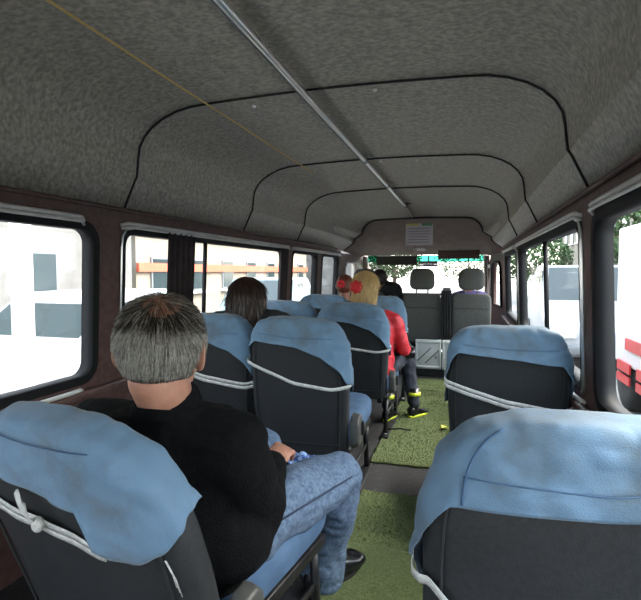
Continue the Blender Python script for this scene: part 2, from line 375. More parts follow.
def seat(loc, rz, label, tilt=8, w=.46, hem='std', strap='std', aisle=1, seed=0, group='passenger seats', flap=False, vinyl=False, cush=True, extra=True, H=SH, n=4.2):
    e = tag(empty('passenger_seat', (loc[0], loc[1], 0), R(rz)), label, 'seat', group)
    kw = dict(w=w, tilt=tilt, H=H, n=n)
    bm = bmesh.new()
    def BP(u, q):
        p = seat_pt(u*2*PI, q, 0, **kw); n = noise.noise(p*9 + Vector((seed*3.1,0,0))); p.y += n*.004; p.x += n*.003; return p
    Vb = grid(bm, BP, 72, 40, True)
    bm.faces.new([Vb[i][0] for i in range(72)])
    bmesh.ops.remove_doubles(bm, verts=bm.verts, dist=.0005)
    m = M['charcoal_vinyl'] if vinyl else M['charcoal']
    b = put('backrest', bm, m, e)
    # welted seams down both sides of the back panel and across its foot
    for a in (.245, .755):
        bm = bmesh.new(); tube(bm, [seat_pt(PI + a*PI, q, .0045, **kw) for q in [.04 + .8*k/24 for k in range(25)]], .003, 6); put('welted_seam', bm, m, b)
    bm = bmesh.new(); tube(bm, [seat_pt(PI + a*PI, .09, .0045, **kw) for a in [.245 + .51*k/20 for k in range(21)]], .003, 6); put('welted_seam', bm, m, b)
    # cover
    bm = bmesh.new(); ht = HEM[hem]
    def CP(u, s):
        uu = u*2*PI
        if uu >= PI: a = (uu - PI)/PI; hh = interp(ht, a)
        else:
            a = uu/PI; hh = interp([(0, ht[-1][1]), (.15, .26 if hem != 'near_left' else .43), (.85, .26), (1, ht[0][1])], a)
        hh *= H/.6
        q0 = q_of_h(hh, .008, H); q = q0 + (1 - q0) * s
        edge = (1 - s)**6
        p0 = seat_pt(uu, q, 0, **kw)
        sd = Vector((seed*5.3, seed*1.7, 0))
        wr = noise.noise(Vector((p0.x*7, p0.y*7, p0.z*16)) + sd) * .007 + noise.noise(Vector((p0.x*26 + p0.z*16, p0.y*20, p0.z*34 - p0.x*14)) + sd) * .0035
        wr += abs(noise.noise(Vector((p0.x*10 + p0.z*22, 3, p0.z*9 - p0.x*20)) + sd)) * .006
        return seat_pt(uu, q, .0095 + wr * (.4 + .6*min(1, (1-s)*6)) + edge*.006 + .002*math.sin(uu*13)*edge, **kw)
    grid(bm, CP, 150, 44, True)
    bmesh.ops.remove_doubles(bm, verts=bm.verts, dist=.0003)
    c = solid(put('seat_cover', bm, M['blue'], b), .0022, -1)
    c['label'] = 'light blue cloth cover over the top of the seat back'
    # stitched line along the cover
    if extra:
        bm = bmesh.new()
        tube(bm, [seat_pt(PI + (.27+.46*k/60)*PI, q_of_h((max(interp(ht, .5), interp(ht, .27+.46*k/60)) + (.03 if hem != 'near_left' else .09))*H/.6, 0, H), .0165 + .0008*(k%2), **kw) for k in range(61)], .0012, 5)
        put('stitching', bm, M['blue_seat'], c)
        if hem == 'near_right':
            bm = bmesh.new(); tube(bm, [seat_pt(PI + (.285-.03*k/20)*PI, q_of_h(interp(ht, .285)*H/.6, 0, H) * (1-k/20) + .90*k/20, .0175, **kw) for k in range(21)], .0018, 6)
            put('cover_seam', bm, M['blue_seat'], c)
    # elastic tie strap
    bm = bmesh.new(); stb = STRAP[strap]
    def SP(u, v, dh=0):
        a = (-.10 + 1.2*u) if strap != 'near_left' else (-.10 + .73*u); h = (interp(stb, max(0, min(1, a))) + dh + (v-.5)*.015) * H/.6
        on = .0165 if a < .2 or a > .8 else .011
        return seat_pt(PI + a*PI, q_of_h(h, 0, H), on + .0015*math.sin(u*40), **kw)
    grid(bm, SP, 90, 3)
    if strap in ('mir', 'near_left'): grid(bm, lambda u, v: SP(u, v, -.018 if u > .15 else -.018*u/.15), 90, 3)
    st = solid(put('tie_strap', bm, M['strap'], b), .0016, 0)
    if flap:      # knotted end of the tie
        kp = seat_pt(PI + .47*PI, q_of_h(.392*H/.6, 0, H), .02, **kw)
        bm = bmesh.new(); bmesh.ops.create_uvsphere(bm, u_segments=14, v_segments=10, radius=.014, matrix=Matrix.Translation(kp) @ Matrix.Diagonal((.9,.8,1.1,1)))
        def KP(u, v):
            return kp + Vector((-.006 - .024*u*u + (v-.5)*(.012+.020*u), -.006 - .012*math.sin(u*2.4), .055*u + .012*u*math.sin(v*5)))
        grid(bm, KP, 12, 7)
        put('knot', bm, M['strap'], st).modifiers.new('solid', 'SOLIDIFY').thickness = .002
        bm = bmesh.new()
        for k in range(3):
            p0 = seat_pt(PI + (.765+.002*k)*PI, q_of_h(.36*H/.6, 0, H), .008, **kw)
            p1 = seat_pt(PI + (.775+.004*k)*PI, q_of_h((.30-.012*k)*H/.6, 0, H), .012, **kw)
            tube(bm, [p0, (p0+p1)/2 + Vector((.004,0,0)), p1], .0007, 4)
        put('loose_thread', bm, M['strap'], c)
    # cushion and its blue cover
    bm = bmesh.new()
    def QP(u, v, off=0):
        a = u*2*PI; ph = (v-.5)*PI
        return Vector(((min(w, .47)/2-.005+off)*spow(math.cos(a), .35)*max(0,math.cos(ph))**.4, .34 + (.26+off)*spow(math.sin(a), .35)*max(0,math.cos(ph))**.4, .355 + (.062+off)*spow(math.sin(ph), .6) + .018*math.sin(a)*max(0,math.cos(ph))))
    grid(bm, QP, 48, 16, True); bmesh.ops.remove_doubles(bm, verts=bm.verts, dist=.0005)
    cu = put('cushion', bm, M['charcoal'], e)
    bm = bmesh.new(); grid(bm, lambda u, v: QP(u, .42 + .58*v, .007 + .003*noise.noise(Vector((u*20, v*9, seed)))), 72, 14, True)
    bmesh.ops.remove_doubles(bm, verts=bm.verts, dist=.0005)
    put('cushion_cover', bm, M['blue_seat'], cu)
    # steel frame, legs
    wb = w; w = min(w, .47)
    bm = bmesh.new()
    for sx in (-1, 1):
        box(bm, (sx*(w/2-.03), .30, .275), (.03, .52, .035), bev=.005)
    box(bm, (0, .06, .275), (w-.06, .03, .03), bev=.005); box(bm, (0, .53, .275), (w-.06, .03, .03), bev=.005)
    for sx in (-1, 1): box(bm, (sx*(w/2-.06), -.01+.03, .31), (.03, .05, .12), bev=.005)
    put('seat_frame', bm, M['black_metal'], e)
    for sx in (-1, 1):
        bm = bmesh.new(); x = sx*(w/2-.03)
        tube(bm, [(x, .10, .27), (x, .07, .02)], .014, 8); tube(bm, [(x, .50, .27), (x, .53, .02)], .014, 8)
        box(bm, (x, .30, .014), (.045, .56, .022), bev=.004)
        box(bm, (x, .30, .15), (.008, .40, .02))
        put('leg', bm, M['black_metal'], e)
        for yy in (.06, .54):
            bm = bmesh.new(); lathe(bm, [(.010, 0), (.010, .008), (.006, .010)], 8, Matrix.Translation((x, yy, .025))); put('bolt', bm, M['steel'], e)
    w = wb
    # reclining hinge cover on the aisle side
    bm = bmesh.new(); pr = [(0,.0), (.075,.01), (.085,.06), (.07,.135), (.045,.155), (.0,.15), (-.03,.12), (-.035,.03)]
    x0 = aisle*(w/2 + .002)
    lo = [bm.verts.new((x0, y-.01, z+.315)) for y, z in pr]; hi = [bm.verts.new((x0+aisle*.04, y*.9-.01, .315+.008+z*.9)) for y, z in pr]
    bm.faces.new(lo); bm.faces.new(hi)
    for k in range(len(pr)): bm.faces.new((lo[k], lo[(k+1)%8], hi[(k+1)%8], hi[k]))
    bmesh.ops.bevel(bm, geom=list(bm.edges), offset=.008, segments=3, profile=.5, affect='EDGES')
    hc = put('hinge_cover', bm, M['grey_plastic'], e); hc['label'] = 'grey plastic reclining hinge cover'
    bm = bmesh.new(); box(bm, (x0+aisle*.047, .03, .40), (.012, .02, .06), bev=.004); put('recline_lever', bm, M['black_metal'], hc)
    return e
YN, YA, YB, YC = .86, 2.10, 3.12, 4.08
XL, XW, XR = -.69, -1.17, .165
seat((-.705, .90), -9, 'nearest left seat, blue cover with knotted white tie, directly behind the grey-haired man', tilt=19, w=.545, H=.562, n=2.8, hem='near_left', strap='near_left', flap=True, seed=1, vinyl=True)
seat((XR+.02, .86), 0, 'nearest right seat, large blue cover filling the lower right corner', tilt=9, w=.49, H=.59, n=3.5, hem='near_right', strap='near_right', aisle=1, seed=2, vinyl=True)
seat((XR, YA-.01), 0, 'right seat in front of the nearest right seat, beside the wide right window', tilt=7, w=.445, H=.585, hem='mir', strap='mir', aisle=1, seed=3, group='passenger seats')
seat((XL-.01, YA), 0, 'left aisle seat just beyond the seated man in jeans', tilt=8, w=.445, seed=4)
seat((XW, YA+.06), 0, 'left window seat with the dark-haired passenger', tilt=8, seed=5, strap='mir', aisle=-1)
seat((XL, YB), 0, 'left aisle seat with the blonde child in a red jacket', tilt=8, seed=6)
seat((XW, YB+.04), 0, 'empty left window seat in front of the dark-haired passenger', tilt=7, seed=7, aisle=-1)
seat((XL, YC), 0, 'left aisle seat directly in front of the blonde child, nearest the cab', tilt=8, seed=8)
seat((XW, YC+.04), 0, 'left window seat nearest the cab, holding the red-haired passenger', tilt=6, seed=9, aisle=-1)

# ================================================================== CAB
def cab_seat(x, y, w, label, nm='passenger_seat'):
    e = tag(empty(nm, (x, y, 0)), label, 'seat')
    bm = bmesh.new()
    def P(u, v):
        a = u*2*PI; ph = (v-.5)*PI; k = max(0, math.cos(ph))**.18
        return Vector((w/2*spow(math.cos(a), .22)*k, .055*spow(math.sin(a), .5)*k - .03*spow(math.sin(ph), .5), .60 + .275*spow(math.sin(ph), .3)))
    grid(bm, P, 48, 24, True); bmesh.ops.remove_doubles(bm, verts=bm.verts, dist=.0005)
    b = put('backrest', bm, M['grey_seat'], e)
    bm = bmesh.new(); tube(bm, [(-w/2+.03, -.062, .72), (w/2-.03, -.062, .72)], .004, 6); put('welted_seam', bm, M['black_cloth'], b)
    bm = bmesh.new(); box(bm, (0, .30, .36), (w-.02, .52, .15), bev=.04, seg=3); put('cushion', bm, M['grey_seat'], e)
    bm = bmesh.new(); box(bm, (0, .28, .17), (w-.06, .46, .22), bev=.01); put('seat_base', bm, M['black_metal'], e)
    bm = bmesh.new()
    def Q(u, v):
        a = u*2*PI; ph = (v-.5)*PI; k = max(0, math.cos(ph))**.45
        return Vector(((.132 - .02*max(0, math.sin(ph)))*spow(math.cos(a), .45)*k, .05*spow(math.sin(a), .6)*k, 1.025 + .115*spow(math.sin(ph), .55)))
    grid(bm, Q, 32, 18, True); bmesh.ops.remove_doubles(bm, verts=bm.verts, dist=.0005)
    h = put('headrest', bm, M['grey_seat'], e)
    for s in (-1, 1):
        bm = bmesh.new(); tube(bm, [(s*.06, 0, .84), (s*.06, 0, .97)], .007, 8); put('headrest_post', bm, M['steel'], h)
    return e
cab_seat(-.44, 5.35, .40, 'grey cab seat in the middle with an empty rounded headrest')
cab_seat(.065, 5.35, .40, 'grey cab seat on the right with a passenger behind its headrest')
cab_seat(-1.12, 5.62, .48, 'grey driver seat at the left of the cab', 'driver_seat')
# white partition panels below the cab seats
def panel(x0, x1, label):
    e = tag(empty('partition_panel', ((x0+x1)/2, 5.2, .09)), label, 'panel')
    w = x1-x0
    bm = bmesh.new(); box(bm, (0, 0, .15), (w, .03, .31), bev=.008); b = put('panel_board', bm, M['off_white'], e)
    bm = bmesh.new()
    for zz in (.02, .28): box(bm, (0, -.018, zz), (w-.01, .014, .02), bev=.003)
    for xx in (-w/2+.012, w/2-.012): box(bm, (xx, -.018, .15), (.02, .014, .28), bev=.003)
    put('raised_rim', bm, M['off_white'], e)
    if w > .25:
        bm = bmesh.new()
        for dx in (-.04, .06): tube(bm, [(dx-.09, -.017, .06), (dx+.07, -.017, .22)], .005, 6)
        put('diagonal_rib', bm, M['grey_plastic'], e)
        bm = bmesh.new(); box(bm, (w/2-.05, -.022, .13), (.025, .014, .04), bev=.004); put('latch', bm, M['steel'], e)
    return e
panel(-.49, -.225, 'white plastic partition panel with diagonal ribs and latch below the middle cab seat')
panel(-.215, .0, 'narrow white plastic panel right of the ribbed partition panel')
bm = bmesh.new(); box(bm, (-.33, 5.28, .045), (.9, .10, .09), bev=.01); struct(put('trim_13', bm, M['floor'], smooth=False))
# black cloth hung between the two cab seats
bm = bmesh.new()
grid(bm, lambda u, v: Vector((-.235 + .115*u*(1-.1*v) + .0, 5.245 - .008*math.sin(u*4*2*PI), .41 + .48*v)), 41, 8)
grid(bm, lambda u, v: Vector((-.235 + .10*u, 5.245 + .14*v, .89 + .02*math.sin(v*PI))), 9, 6)
tag(solid(put('hanging_cloth', bm, M['black_cloth']), .003), 'black cloth hanging between the two grey cab seats', 'cloth')
# dashboard, wheel, mirror, visors
bm = bmesh.new(); box(bm, (CX, 6.92, .60), (1.60, .34, .34), bev=.06, seg=3); d = tag(put('dashboard', bm, M['dash']), 'dark dashboard under the windshield', 'dashboard')
bm = bmesh.new()
c0 = Vector((-1.10, 6.38, .84)); tl = Matrix.Rotation(R(-30), 3, 'X')
tube(bm, [c0 + tl @ Vector((.2*math.cos(2*PI*k/32), .0, .2*math.sin(2*PI*k/32))) for k in range(33)], .014, 8, False)
for a in (-90, 20, 160): tube(bm, [c0, c0 + tl @ Vector((.2*math.cos(R(a)), 0, .2*math.sin(R(a))))], .012, 8)
tube(bm, [c0, c0 + Vector((0, .34, -.16))], .03, 10)
tag(put('steering_wheel', bm, M['dash']), 'black steering wheel in front of the driver', 'steering wheel')
bm = bmesh.new(); box(bm, (-.46, 6.50, 1.205), (.24, .03, .07), bev=.012, seg=3); e = tag(put('rear_view_mirror', bm, M['visor']), 'rear-view mirror at the top centre of the windshield', 'mirror')
bm = bmesh.new(); box(bm, (-.46, 6.483, 1.205), (.22, .004, .055)); put('mirror_glass', bm, M['mirror'], e)
bm = bmesh.new(); tube(bm, [(-.46, 6.51, 1.22), (-.46, 6.55, 1.31)], .008, 8); put('mirror_stalk', bm, M['visor'], e)
def visor(x0, x1, z0, z1, m, lab, y=6.46):
    e = tag(empty('sun_visor', ((x0+x1)/2, y, z1)), lab, 'sun visor')
    bm = bmesh.new(); box(bm, (0, 0, -(z1-z0)/2), (x1-x0, .02, z1-z0), rot=Matrix.Rotation(R(-8), 3, 'X'), bev=.008, seg=3); put('visor_pad', bm, m, e)
    bm = bmesh.new(); tube(bm, [(-(x1-x0)/2+.02, .0, .0), ((x1-x0)/2-.02, 0, 0)], .006, 8); tube(bm, [(0, 0, 0), (0, .03, .04)], .006, 8); put('visor_rod', bm, M['steel'], e)
visor(-1.13, -.60, 1.19, 1.31, M['visor'], 'dark sun visor folded down over the driver side')
visor(-.33, .17, 1.265, 1.375, M['visor_maroon'], 'maroon sun visor over the passenger side of the windshield', 6.36)
# box on the dash
bm = bmesh.new(); box(bm, (-.235, 6.90, .83), (.10, .08, .12), bev=.008); tag(put('fare_box', bm, M['grey_seat']), 'small grey box standing on the middle of the dashboard', 'box')
# seat belt hanging at the right pillar
bm = bmesh.new()
grid(bm, lambda u, v: Vector((.24 + .012*math.sin(u*5), 5.52 + .04*(v-.5), .30 + .95*u)), 20, 3)
e = tag(solid(put('seat_belt', bm, M['strap']), .003), 'pale seat belt hanging by the front right door pillar', 'seat belt')
bm = bmesh.new(); box(bm, (.24, 5.52, 1.16), (.02, .05, .04), bev=.006); put('belt_guide', bm, M['white_plastic'], e)
# ceiling pole with brackets
e = tag(empty('ceiling_grab_pole', (-.60, 0, 1.78)), 'long steel grab pole fixed along the ceiling to the cab', 'grab pole')
bm = bmesh.new(); tube(bm, [(0, -.9, 0), (0, 1.5, 0), (0, 3, 0), (0, 5.2, 0), (.0, 5.8, -.04)], .0125, 14); put('pole', bm, M['chrome'], e)
bm = bmesh.new(); tube(bm, [(-.024, -.9, .006), (-.024, 5.2, .006), (-.024, 5.8, -.034)], .006, 8); put('thin_rod', bm, M['steel'], e)
for y in (.3, 3.0, 3.9, 5.15):
    bm = bmesh.new(); box(bm, (0, y, .026), (.05, .05, .012), bev=.003); tube(bm, [(0, y, .024), (0, y, 0)], .008, 8)
    tube(bm, [(0, y-.016, 0), (0, y+.016, 0)], .018, 12); tube(bm, [(0, y, .02), (.05, y+.01, .024)], .006, 8); put('bracket', bm, M['steel'] if y < 5 else M['black_metal'], e)
# yellow cord
bm = bmesh.new(); tube(bm, [(-1.012 + .004*math.sin(k*1.3), -.9 + k*.19, 1.780 - .004*abs(math.sin(k*.7))) for k in range(23)], .0036, 6)
tag(put('cord', bm, M['rope']), 'thin yellow cord stretched along the left of the ceiling', 'cord')
# notice taped to the bulkhead above the windshield
n0 = at(404, 223, Y=6.0); 
e = tag(empty('paper_notice', at(419, 246, Y=5.98)), 'printed paper notice hanging on the panel above the windshield', 'notice')
bm = bmesh.new(); sw, sh = .32, .26
NR = Matrix.Rotation(R(-4), 3, 'X')
def nb(m, x, z, w, h, dy, nm, par=e):
    bm = bmesh.new(); box(bm, NR @ Vector((x, dy, z)), (w, .002, h), rot=NR); return put(nm, bm, m, par, False)
sheet = nb(M['paper'], 0, .14, sw, .26, 0, 'sheet')
nb(M['paper_yellow'], -.08, .27, .14, .05, -.003, 'yellow_heading', sheet); nb(M['paper_green'], .09, .265, .12, .05, -.003, 'green_heading', sheet)
for r in range(6): nb(M['ink'], random.uniform(-.012, .012), .21 - r*.033, .26 - random.uniform(0, .05), .008, -.003, 'printed_line', sheet)
# small cab lamp
e = tag(empty('cab_lamp', at(420, 249, Y=6.03)), 'small interior lamp under the paper notice', 'lamp')
bm = bmesh.new(); box(bm, (0, .02, 0), (.17, .05, .055), bev=.015, seg=3); put('lamp_body', bm, M['steel'], e)
bm = bmesh.new(); box(bm, (.01, -.01, -.005), (.10, .02, .035), bev=.008, seg=3); put('lens', bm, M['lens'], e)

# ================================================================== FLOOR MATS, LITTER
def turf(x0, x1, y0, y1, lab, seed):
    bm = bmesh.new()
    def P(u, v):
        x = x0 + (x1-x0)*u; y = y0 + (y1-y0)*v
        ed = .008
        return Vector((x + ed*noise.noise(Vector((y*14, seed, u*3))), y + ed*noise.noise(Vector((x*18, seed+4, v*3))), .012 + .006*noise.noise(Vector((x*9, y*9, seed)))))
    grid(bm, P, 46, 90)
    base_ = solid(put('turf_mat', bm, M['turf']), .011, -1); tag(base_, lab, 'mat', 'green turf mats in the aisle')
    bm = bmesh.new(); rg = random.Random(seed)
    for k in range(int(9000 * (x1-x0) * (y1-y0))):
        x = rg.uniform(x0+.004, x1-.004); y = rg.uniform(y0+.004, y1-.004); h = rg.uniform(.006, .013); a = rg.uniform(0, PI)
        dx, dy = .0018*math.cos(a), .0018*math.sin(a); lx, ly = rg.uniform(-.006, .006), rg.uniform(-.006, .006)
        z = .012 + .006*noise.noise(Vector((x*9, y*9, seed)))
        bm.faces.new([bm.verts.new(p) for p in ((x-dx, y-dy, z), (x+dx, y+dy, z), (x+lx, y+ly, z+h))])
    p = put('pile', bm, M['turf'], base_, False); p['kind'] = 'stuff'
turf(-.47, -.05, 1.22, 1.86, 'nearest green turf mat, beside the black leather shoe', 1)
turf(-.475, -.06, 1.88, 2.36, 'green turf mat just ahead of the black leather shoe', 5)
turf(-.51, -.05, 2.74, 4.55, 'long green turf mat under the child\'s boots in the aisle', 2)
turf(-.50, -.04, 4.57, 5.05, 'green turf mat farthest down the aisle, before the white partition panels', 3)
def litter(px, py, s, m, lab, name, cat):
    p = at(px, py, Z=.03); bm = bmesh.new()
    bmesh.ops.create_icosphere(bm, subdivisions=2, radius=s, matrix=Matrix.Translation(p) @ Matrix.Diagonal((1, .8, .6, 1)))
    for v in bm.verts: v.co += Vector((noise.noise(v.co*60), noise.noise(v.co*60+Vector((5,0,0))), noise.noise(v.co*60+Vector((0,7,0)))))*s*.7
    tag(put(name, bm, m, smooth=False), lab, cat)
litter(444, 427, .028, M['paper_yellow'], 'crumpled pale paper on the turf beside the right seats', 'paper_scrap', 'litter')
bm = bmesh.new(); p0 = at(388, 429, Z=.03); p1 = at(411, 430, Z=.03); tube(bm, [p0, (p0+p1)/2 + Vector((0,.01,.004)), p1], .006, 6)
tag(put('fallen_strap', bm, M['black_cloth']), 'thin black strip lying on the turf behind the child\'s boots', 'strap')

# ================================================================== PEOPLE
def remesh(name, build, m, voxel, parent=None, disp=None, smooth_it=4):
    bm = bmesh.new(); build(bm)
    me = bpy.data.meshes.new('tmp'); bm.to_mesh(me); bm.free()
    ob = bpy.data.objects.new('tmp', me); COL.objects.link(ob)
    r = ob.modifiers.new('r', 'REMESH'); r.mode = 'VOXEL'; r.voxel_size = voxel
    s = ob.modifiers.new('s', 'SMOOTH'); s.iterations = smooth_it; s.factor = .5
    dg = bpy.context.evaluated_depsgraph_get(); dg.update()
    out = bpy.data.meshes.new_from_object(ob.evaluated_get(dg)); bpy.data.objects.remove(ob); bpy.data.meshes.remove(me)
    out.name = name; out.materials.clear()
    if disp:
        ns = [v.normal.copy() for v in out.vertices]
        for v, nn in zip(out.vertices, ns): v.co += nn * disp(v.co)
    for x in (m if isinstance(m, (list, tuple)) else [m]): out.materials.append(x)
    for p in out.polygons: p.use_smooth = True
    o = bpy.data.objects.new(name, out); COL.objects.link(o)
    if parent: o.parent = parent
    return o
def ball(bm, c, r, rot=None):
    r = (r, r, r) if not isinstance(r, (tuple, list)) else r
    c = Vector(c); rt = rot or Matrix.Identity(3); NU, NV = 16, 10
    T = lambda x, y, z: bm.verts.new(c + rt @ Vector((x*r[0], y*r[1], z*r[2])))
    top, bot = T(0,0,1), T(0,0,-1)
    rings = [[T(math.sin(PI*j/NV)*math.cos(2*PI*k/NU), math.sin(PI*j/NV)*math.sin(2*PI*k/NU), math.cos(PI*j/NV)) for k in range(NU)] for j in range(1, NV)]
    for k in range(NU):
        bm.faces.new((top, rings[0][k], rings[0][(k+1)%NU])); bm.faces.new((bot, rings[-1][(k+1)%NU], rings[-1][k]))
        for j in range(NV-2): bm.faces.new((rings[j][k], rings[j+1][k], rings[j+1][(k+1)%NU], rings[j][(k+1)%NU]))
def limb(bm, pts, rs, squash=None):
    """tapering limb with round joints"""
    P = []; Q = []
    for (a, b, ra, rb) in zip(pts, pts[1:], rs, rs[1:]):
        a, b = Vector(a), Vector(b); n = max(2, int((b-a).length / .02))
        for k in range(n+1): P.append(a.lerp(b, k/n)); Q.append(ra + (rb-ra)*k/n)
    # capped tube per segment + a ball at each joint
    for (a, b, ra, rb) in zip(pts, pts[1:], rs, rs[1:]):
        tube(bm, [Vector(a), Vector(b)], [ra, rb], 18)
    for p, r in zip(pts, rs): ball(bm, Vector(p), r)
def hull(bm, secs_, n=28):
    """body trunk from elliptic sections: (centre, rx, ry, rotation matrix)"""
    rings = []
    for c, rx, ry, rt in secs_:
        rings.append([bm.verts.new(Vector(c) + rt @ Vector((rx*spow(math.cos(2*PI*k/n), .85), ry*spow(math.sin(2*PI*k/n), .85), 0))) for k in range(n)])
    for i in range(len(rings)-1):
        for k in range(n): bm.faces.new((rings[i][k], rings[i][(k+1)%n], rings[i+1][(k+1)%n], rings[i+1][k]))
    bm.faces.new(rings[0][::-1]); bm.faces.new(rings[-1])
def head_prims(bm, c, mt, s=1):
    """c: head centre, mt: head orientation (local +y is the face), s: scale (1 = 0.23 m tall)"""
    T = lambda x, y, z: Vector(c) + mt @ (Vector((x, y, z)) * s)
    ball(bm, T(0, -.008, .025), (.078*s, .097*s, .093*s), mt)
    ball(bm, T(0, .022, -.035), (.062*s, .070*s, .080*s), mt)
    ball(bm, T(0, .052, -.085), (.030*s, .026*s, .024*s), mt)          # chin
    ball(bm, T(0, .090, .012), (.050*s, .012*s, .012*s), mt)           # brow
    limb(bm, [T(0, .092, .005), T(0, .112, -.028)], [.009*s, .014*s])  # nose
    for sx in (-1, 1):
        ball(bm, T(sx*.012, .100, -.032), .009*s)
        ball(bm, T(sx*.045, .066, -.025), (.020*s, .018*s, .020*s), mt) # cheek
    ball(bm, T(0, .088, -.056), (.024*s, .010*s, .006*s), mt)          # lips
    ball(bm, T(0, .086, -.066), (.020*s, .010*s, .006*s), mt)
def ears(par, c, mt, s, m):
    for sx in (-1, 1):
        bm = bmesh.new()
        def P(u, v):
            a = u*2*PI; r = v
            return Vector(c) + mt @ (Vector((sx*(.073 + .012*r*r - .013*r*math.cos(a) - (.006 if .4 < r < .8 else 0)), -.004 + .017*r*math.cos(a) - .004*r, -.002 + .034*r*math.sin(a)*(1+.12*math.sin(a))))*s)
        grid(bm, P, 28, 8, True); bmesh.ops.remove_doubles(bm, verts=bm.verts, dist=.0004)
        o = put('ear', bm, m, par); solid(o, .004, 0)
def eyes(par, c, mt, s):
    for sx in (-1, 1):
        bm = bmesh.new(); ball(bm, Vector(c) + mt @ (Vector((sx*.031, .083, .0))*s), .0115*s); e = put('eye', bm, M['white_plastic'], par)
        bm = bmesh.new(); ball(bm, Vector(c) + mt @ (Vector((sx*.031, .0925, .0))*s), (.005*s, .0035*s, .005*s), mt); put('iris', bm, M['hair_dark'], e)
def hand_prims(bm, wrist, dirv, palm_n, s=1, curl=50, side=1):
    """hand at the wrist; dirv towards the fingers, palm_n out of the palm, side=+1: thumb on dirv x palm_n side"""
    d = Vector(dirv).normalized(); n = Vector(palm_n); n = (n - d*n.dot(d)).normalized(); w = d.cross(n).normalized() * side
    W = Vector(wrist); rt = Matrix((w, d, n)).transposed()
    ball(bm, W + d*.045*s, (.038*s, .048*s, .016*s), rt)
    ball(bm, W + d*.012*s, (.026*s, .026*s, .018*s), rt)
    ball(bm, W + d*.03*s + w*.024*s + n*.008*s, (.016*s, .028*s, .014*s), rt)
    for k, (off, ln) in enumerate(((.027, .072), (.009, .080), (-.009, .074), (-.026, .058))):
        p = W + d*.082*s + w*off*s; dd = (d + w*off*2).normalized(); pts = [W + d*.05*s + w*off*.8*s, p]; ax = w; ang = 0
        for f, cc in ((.45, curl*.6), (.32, curl), (.23, curl*.7)):
            ang += R(cc); v = dd*math.cos(ang) + n*math.sin(ang); p = p + v*ln*f*s; pts.append(p)
        limb(bm, pts, [.010*s, .0095*s, .0088*s, .008*s, .007*s])
    t0 = W + d*.018*s + w*.022*s; t1 = t0 + (d*.5 + w*.75 + n*.35).normalized()*.038*s; t2 = t1 + (d*.85 + w*.25 + n*.5).normalized()*.032*s; t3 = t2 + (d*.8 - w*.15 + n*.6).normalized()*.024*s
    limb(bm, [t0, t1, t2, t3], [.014*s, .012*s, .0105*s, .009*s])
def strands(par, roots, m_list, name='hair_strand', w=.0011):
    bm = bmesh.new()
    for pts, mi in roots:
        prev = None
        t = (pts[-1]-pts[0]); sd = t.cross(Vector((random.uniform(-1,1), random.uniform(-1,1), random.uniform(-1,1)))).normalized()*w
        for k, p in enumerate(pts):
            ww = sd*(1 - .75*k/(len(pts)-1)); a = bm.verts.new(p-ww); b = bm.verts.new(p+ww)
            if prev: f = bm.faces.new((prev[0], prev[1], b, a)); f.material_index = mi
            prev = (a, b)
    o = put(name, bm, m_list, par, True); o['kind'] = 'stuff'; return o
def rz(a, x=0, y=0): return (Matrix.Rotation(R(a), 3, 'Z') @ Matrix.Rotation(R(x), 3, 'X') @ Matrix.Rotation(R(y), 3, 'Y'))
I3 = Matrix.Identity(3)

# ---------- grey-haired man
HC = at(162, 354, Y=.90); HM = rz(16, -6, 2)
NB = at(168, 412, Y=.90)
shR = at(232, 446, Y=.93); shL = at(96, 428, Y=.98)
elR = at(259, 512, Y=1.06); wrR = at(272, 462, Y=1.235)
elL = at(120, 500, Y=1.20); wrL = at(246, 462, Y=1.36)
hipR = Vector((-.56, 1.02, .46)); hipL = Vector((-.74, 1.04, .46)); pel = Vector((-.65, 1.0, .48))
knR = at(340, 474, Y=1.50); knL = at(264, 450, Y=1.55)
anR = at(322, 568, Y=1.58); anL = Vector((-.72, 1.62, .12))
def trunk(k, d=0):
    tr = rz(14)
    return [((pel.x, pel.y, .38), .165+k, .12+k, tr), ((pel.x, pel.y, .47), .175+k, .13+k, tr), ((-.64, .975, .58), .165+k, .12+k, tr), ((-.63, .96, .68), .185+k, .115+k, tr),
            ((-.62, .945, .755), .175+k, .095+k, tr), ((-.615, .935, .795), .11+k, .07+k, tr)]
def man_body(bm):
    hull(bm, trunk(-.015)); head_prims(bm, HC, HM, 1.03)
    limb(bm, [NB + Vector((0,.02,-.06)), NB + Vector((0,.0,.02)), HC + HM @ Vector((0,-.02,-.05))], [.066, .058, .060])
    limb(bm, [shL, elL, wrL], [.045, .038, .026]); limb(bm, [shR, elR, wrR], [.045, .038, .026])
    limb(bm, [NB + Vector((0,0,-.06)), shL], [.05, .045]); limb(bm, [NB + Vector((0,0,-.06)), shR], [.05, .045])
    limb(bm, [hipR, knR, anR], [.075, .05, .034]); limb(bm, [hipL, knL, anL], [.075, .05, .034])
    for a in (anR, anL): limb(bm, [a + Vector((0,-.03,-.05)), a + Vector((0,.15,-.07))], [.03, .025])
    hand_prims(bm, wrR, Vector((.05,.75,.10)), Vector((-.35,.1,-.9)), .95, 42, 1)
    hand_prims(bm, wrL, Vector((.45,.55,-.05)), Vector((.2,-.1,-.9)), .95, 46, -1)
man = remesh('person', man_body, M['skin'], .0055, smooth_it=3)
tag(man, 'seated grey-haired man in a black jacket and blue jeans, seen from behind', 'person')
ears(man, HC, HM, 1.0, M['skin']); eyes(man, HC, HM, 1.03)
def fold(sc, am, sd=0):
    return lambda p: am*noise.noise(Vector((p.x*sc, p.y*sc*.8, p.z*sc*1.3)) + Vector((sd,0,0))) + am*.6*abs(noise.noise(Vector((p.x*sc*2.1, p.y*sc*1.6, p.z*sc*2.6)) + Vector((sd,3,0))))
